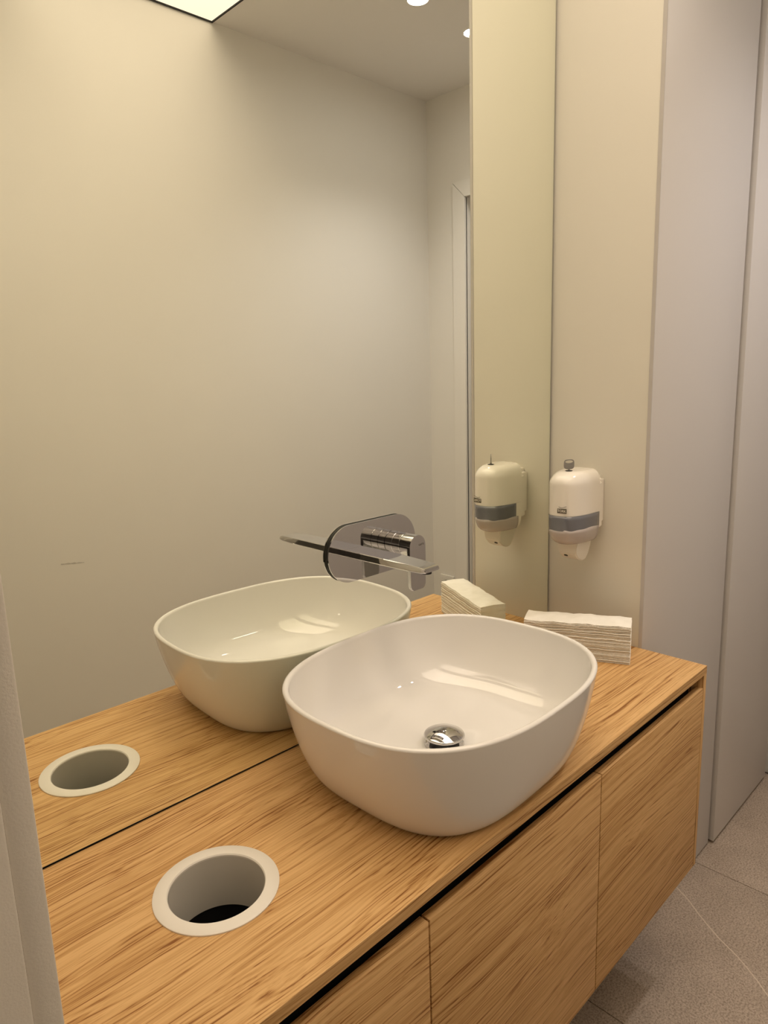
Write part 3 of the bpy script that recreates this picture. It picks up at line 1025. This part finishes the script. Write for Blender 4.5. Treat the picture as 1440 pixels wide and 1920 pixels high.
    for i in range(13):
        u = i / 12
        yy = 0.010 - 0.024 * u
        z = 0.4178 - 0.0022 * math.sin(u * math.pi * 1.3) + 0.001 * u
        rr[0].append((lx, (lc + yy) * S, ZT + z * S))
        rr[1].append((lx, (lc + yy) * S, ZT + (z + 0.0012) * S))
    bm = loft(rr, False, False, closed=False)
    o = finish(bm, 'logo_wave', LOGO, t)

    # key hole and key
    kc = Vector((-0.123 * S, DY * S, 0))
    zk = ZT + 0.5116 * S
    finish(lathe([(0.0052, zk + 0.0008), (0.0075, zk + 0.0004), (0.0078, zk - 0.0015)], -0.1226 * S, (DY - 0.003) * S, 32, True, False), 'keyhole', DARK, t, True)
    key = empty('dispenser_key', (-0.1226 * S, (DY - 0.003) * S, zk), 'small grey key standing in the top of the soap dispenser', 'key')
    c = Vector((-0.1226 * S, (DY - 0.003) * S, zk))
    ex = Vector((0.797, -0.604, 0)).normalized()
    en = Vector((0.604, 0.797, 0)).normalized()
    def kp(u, z, d):
        return tuple(c + ex * u + en * d + Vector((0, 0, z)))
    # head: a rounded frame with a slot near its top, ribs below
    outl = []
    hw, hz0, hz1 = 0.0115, 0.0035, 0.0245
    for i in range(40):
        a = 2 * math.pi * i / 40
        cc, ss = math.cos(a), math.sin(a)
        outl.append((hw * math.copysign(abs(cc) ** 0.5, cc), (hz0 + hz1) / 2 + (hz1 - hz0) / 2 * math.copysign(abs(ss) ** 0.62, ss)))
    slot = []
    for i in range(40):
        a = 2 * math.pi * i / 40
        slot.append((0.0088 * math.cos(a), 0.0195 + 0.0030 * math.sin(a)))
    d = 0.0009
    bm = loft([[kp(u, z, -d) for u, z in outl], [kp(u, z, d) for u, z in outl], [kp(u, z, d) for u, z in slot], [kp(u, z, -d) for u, z in slot], [kp(u, z, -d) for u, z in outl]], False, False)
    bmesh.ops.remove_doubles(bm, verts=bm.verts, dist=1e-6)
    finish(bm, 'head', STEEL, key, True, 30)
    for q in range(3):
        z = 0.0065 + 0.0036 * q
        rg = []
        for dd, zz_ in ((-d - 0.0005, z), (-d - 0.0005, z + 0.0010), (d + 0.0005, z + 0.0010), (d + 0.0005, z)):
            rg.append([kp(-0.008, zz_, dd), kp(0.008, zz_, dd)])
        bm = bmesh.new()
        A = [bm.verts.new(r_[0]) for r_ in rg]; B = [bm.verts.new(r_[1]) for r_ in rg]
        for i in range(4):
            bm.faces.new((A[i], A[(i + 1) % 4], B[(i + 1) % 4], B[i]))
        bm.faces.new(A[::-1]); bm.faces.new(B)
        finish(bm, 'grip_rib', STEEL, key)
    bm = loft([[(c.x + 0.0022 * math.cos(2 * math.pi * i / 16), c.y + 0.0022 * math.sin(2 * math.pi * i / 16), zk + z) for i in range(16)] for z in (-0.0005, 0.0042)])
    finish(bm, 'stem', STEEL, key, True)


dispenser()

# ---------------------------------------------------------------- stack of paper towels
random.seed(5)
nr, fr_, fl, nl = Vector((-0.130, -0.352)), Vector((-0.062, -0.302)), Vector((-0.172, -0.058)), Vector((-0.248, -0.094))
ctr = (nr + fr_ + fl + nl) / 4
ts = empty('paper_towel_stack', (ctr.x * S, ctr.y * S, ZT), 'stack of folded cream paper towels on the worktop by the end wall', 'paper towels')
ex = ((nr - nl).normalized() + (fr_ - fl).normalized()).normalized()      # long way, towards the room
ey = Vector((-ex.y, ex.x))                                                  # across, towards the end wall
if ey.dot(fr_ - nr) < 0:
    ey = -ey
LEN, WID, HGT = 0.283, 0.083, 0.104
NL = 36


def wav(u, k):
    return 0.0009 * math.sin(u * 7 + k * 0.35) + 0.0006 * math.sin(u * 17 + k * 1.3)


for k in range(NL):
    h0 = HGT * k / NL
    h1 = HGT * (k + 1) / NL
    jit = random.uniform(-0.0012, 0.0012)
    jl = random.uniform(-0.0012, 0.0012)
    lean = (k / NL) * 0.006
    M = 18
    rows = []
    th = (h1 - h0)
    gap = 0.00025 + 0.0004 * random.random() ** 2
    for i in range(M + 1):
        u = -0.5 + i / M
        bulge = 1 + 0.02 * math.cos(u * math.pi)
        zc = h0 + wav(u * 3, k) * (k / NL) * 1.3 + 0.0025 * (k / NL) * math.sin((u + 0.15) * 3.0)
        cx_ = ctr + ex * (u * (LEN + jl))
        w0, w1 = -WID / 2 * bulge + jit, WID / 2 * bulge + jit
        # folded sheet: rounded long edges
        crown = 0.0022 * (k / NL)
        sec = []
        for (ww, zz_) in ((w0 + 0.0022, 0), (w1 - 0.0022, 0), (w1, th * 0.3), (w1, th * 0.68), (w1 - 0.0022, th - gap), ((w0 + w1) / 2, th - gap + crown), (w0 + 0.0022, th - gap), (w0, th * 0.68), (w0, th * 0.3)):
            p = cx_ + ey * ww
            cz_ = crown * (1 - (2 * ww / WID) ** 2) if abs(ww) < WID / 2 and zz_ == 0 else 0
            sec.append((p.x * S, p.y * S, ZT + 0.0002 + (zc + zz_) * S if k else ZT + 0.0002 + (h0 + zz_) * S))
        rows.append(sec)
    finish(loft(rows), 'paper_towel', PAPER, ts, True, 60)

# ---------------------------------------------------------------- socket and scuff mark seen in the mirror
so = empty('power_socket', (XR, -1.543 * S, (-0.468 + Z0) * S), 'white wall socket low on the far wall, seen in the mirror above the towels', 'socket')
sy, sz, hs = -1.5435 * S, (-0.470 + Z0) * S, 0.042
box('plate', XR - 0.010, XR, sy - hs, sy + hs, sz - hs, sz + hs, SOCK, so, 0.002)
bm = loft([[(XR - d, sy + r * math.cos(2 * math.pi * i / 32), sz + r * math.sin(2 * math.pi * i / 32)) for i in range(32)] for d, r in ((0.0103, 0.0225), (0.0113, 0.0225), (0.0113, 0.0200), (0.0101, 0.0195))])
finish(bm, 'insert', SOCK, so, True)
finish(loft([[(XR - d, sy + 0.0185 * math.cos(2 * math.pi * i / 32), sz + 0.0185 * math.sin(2 * math.pi * i / 32)) for i in range(32)] for d in (0.0104, 0.0116)]), 'well', plain('socket_well', (0.10, 0.09, 0.08), 0.6), so)
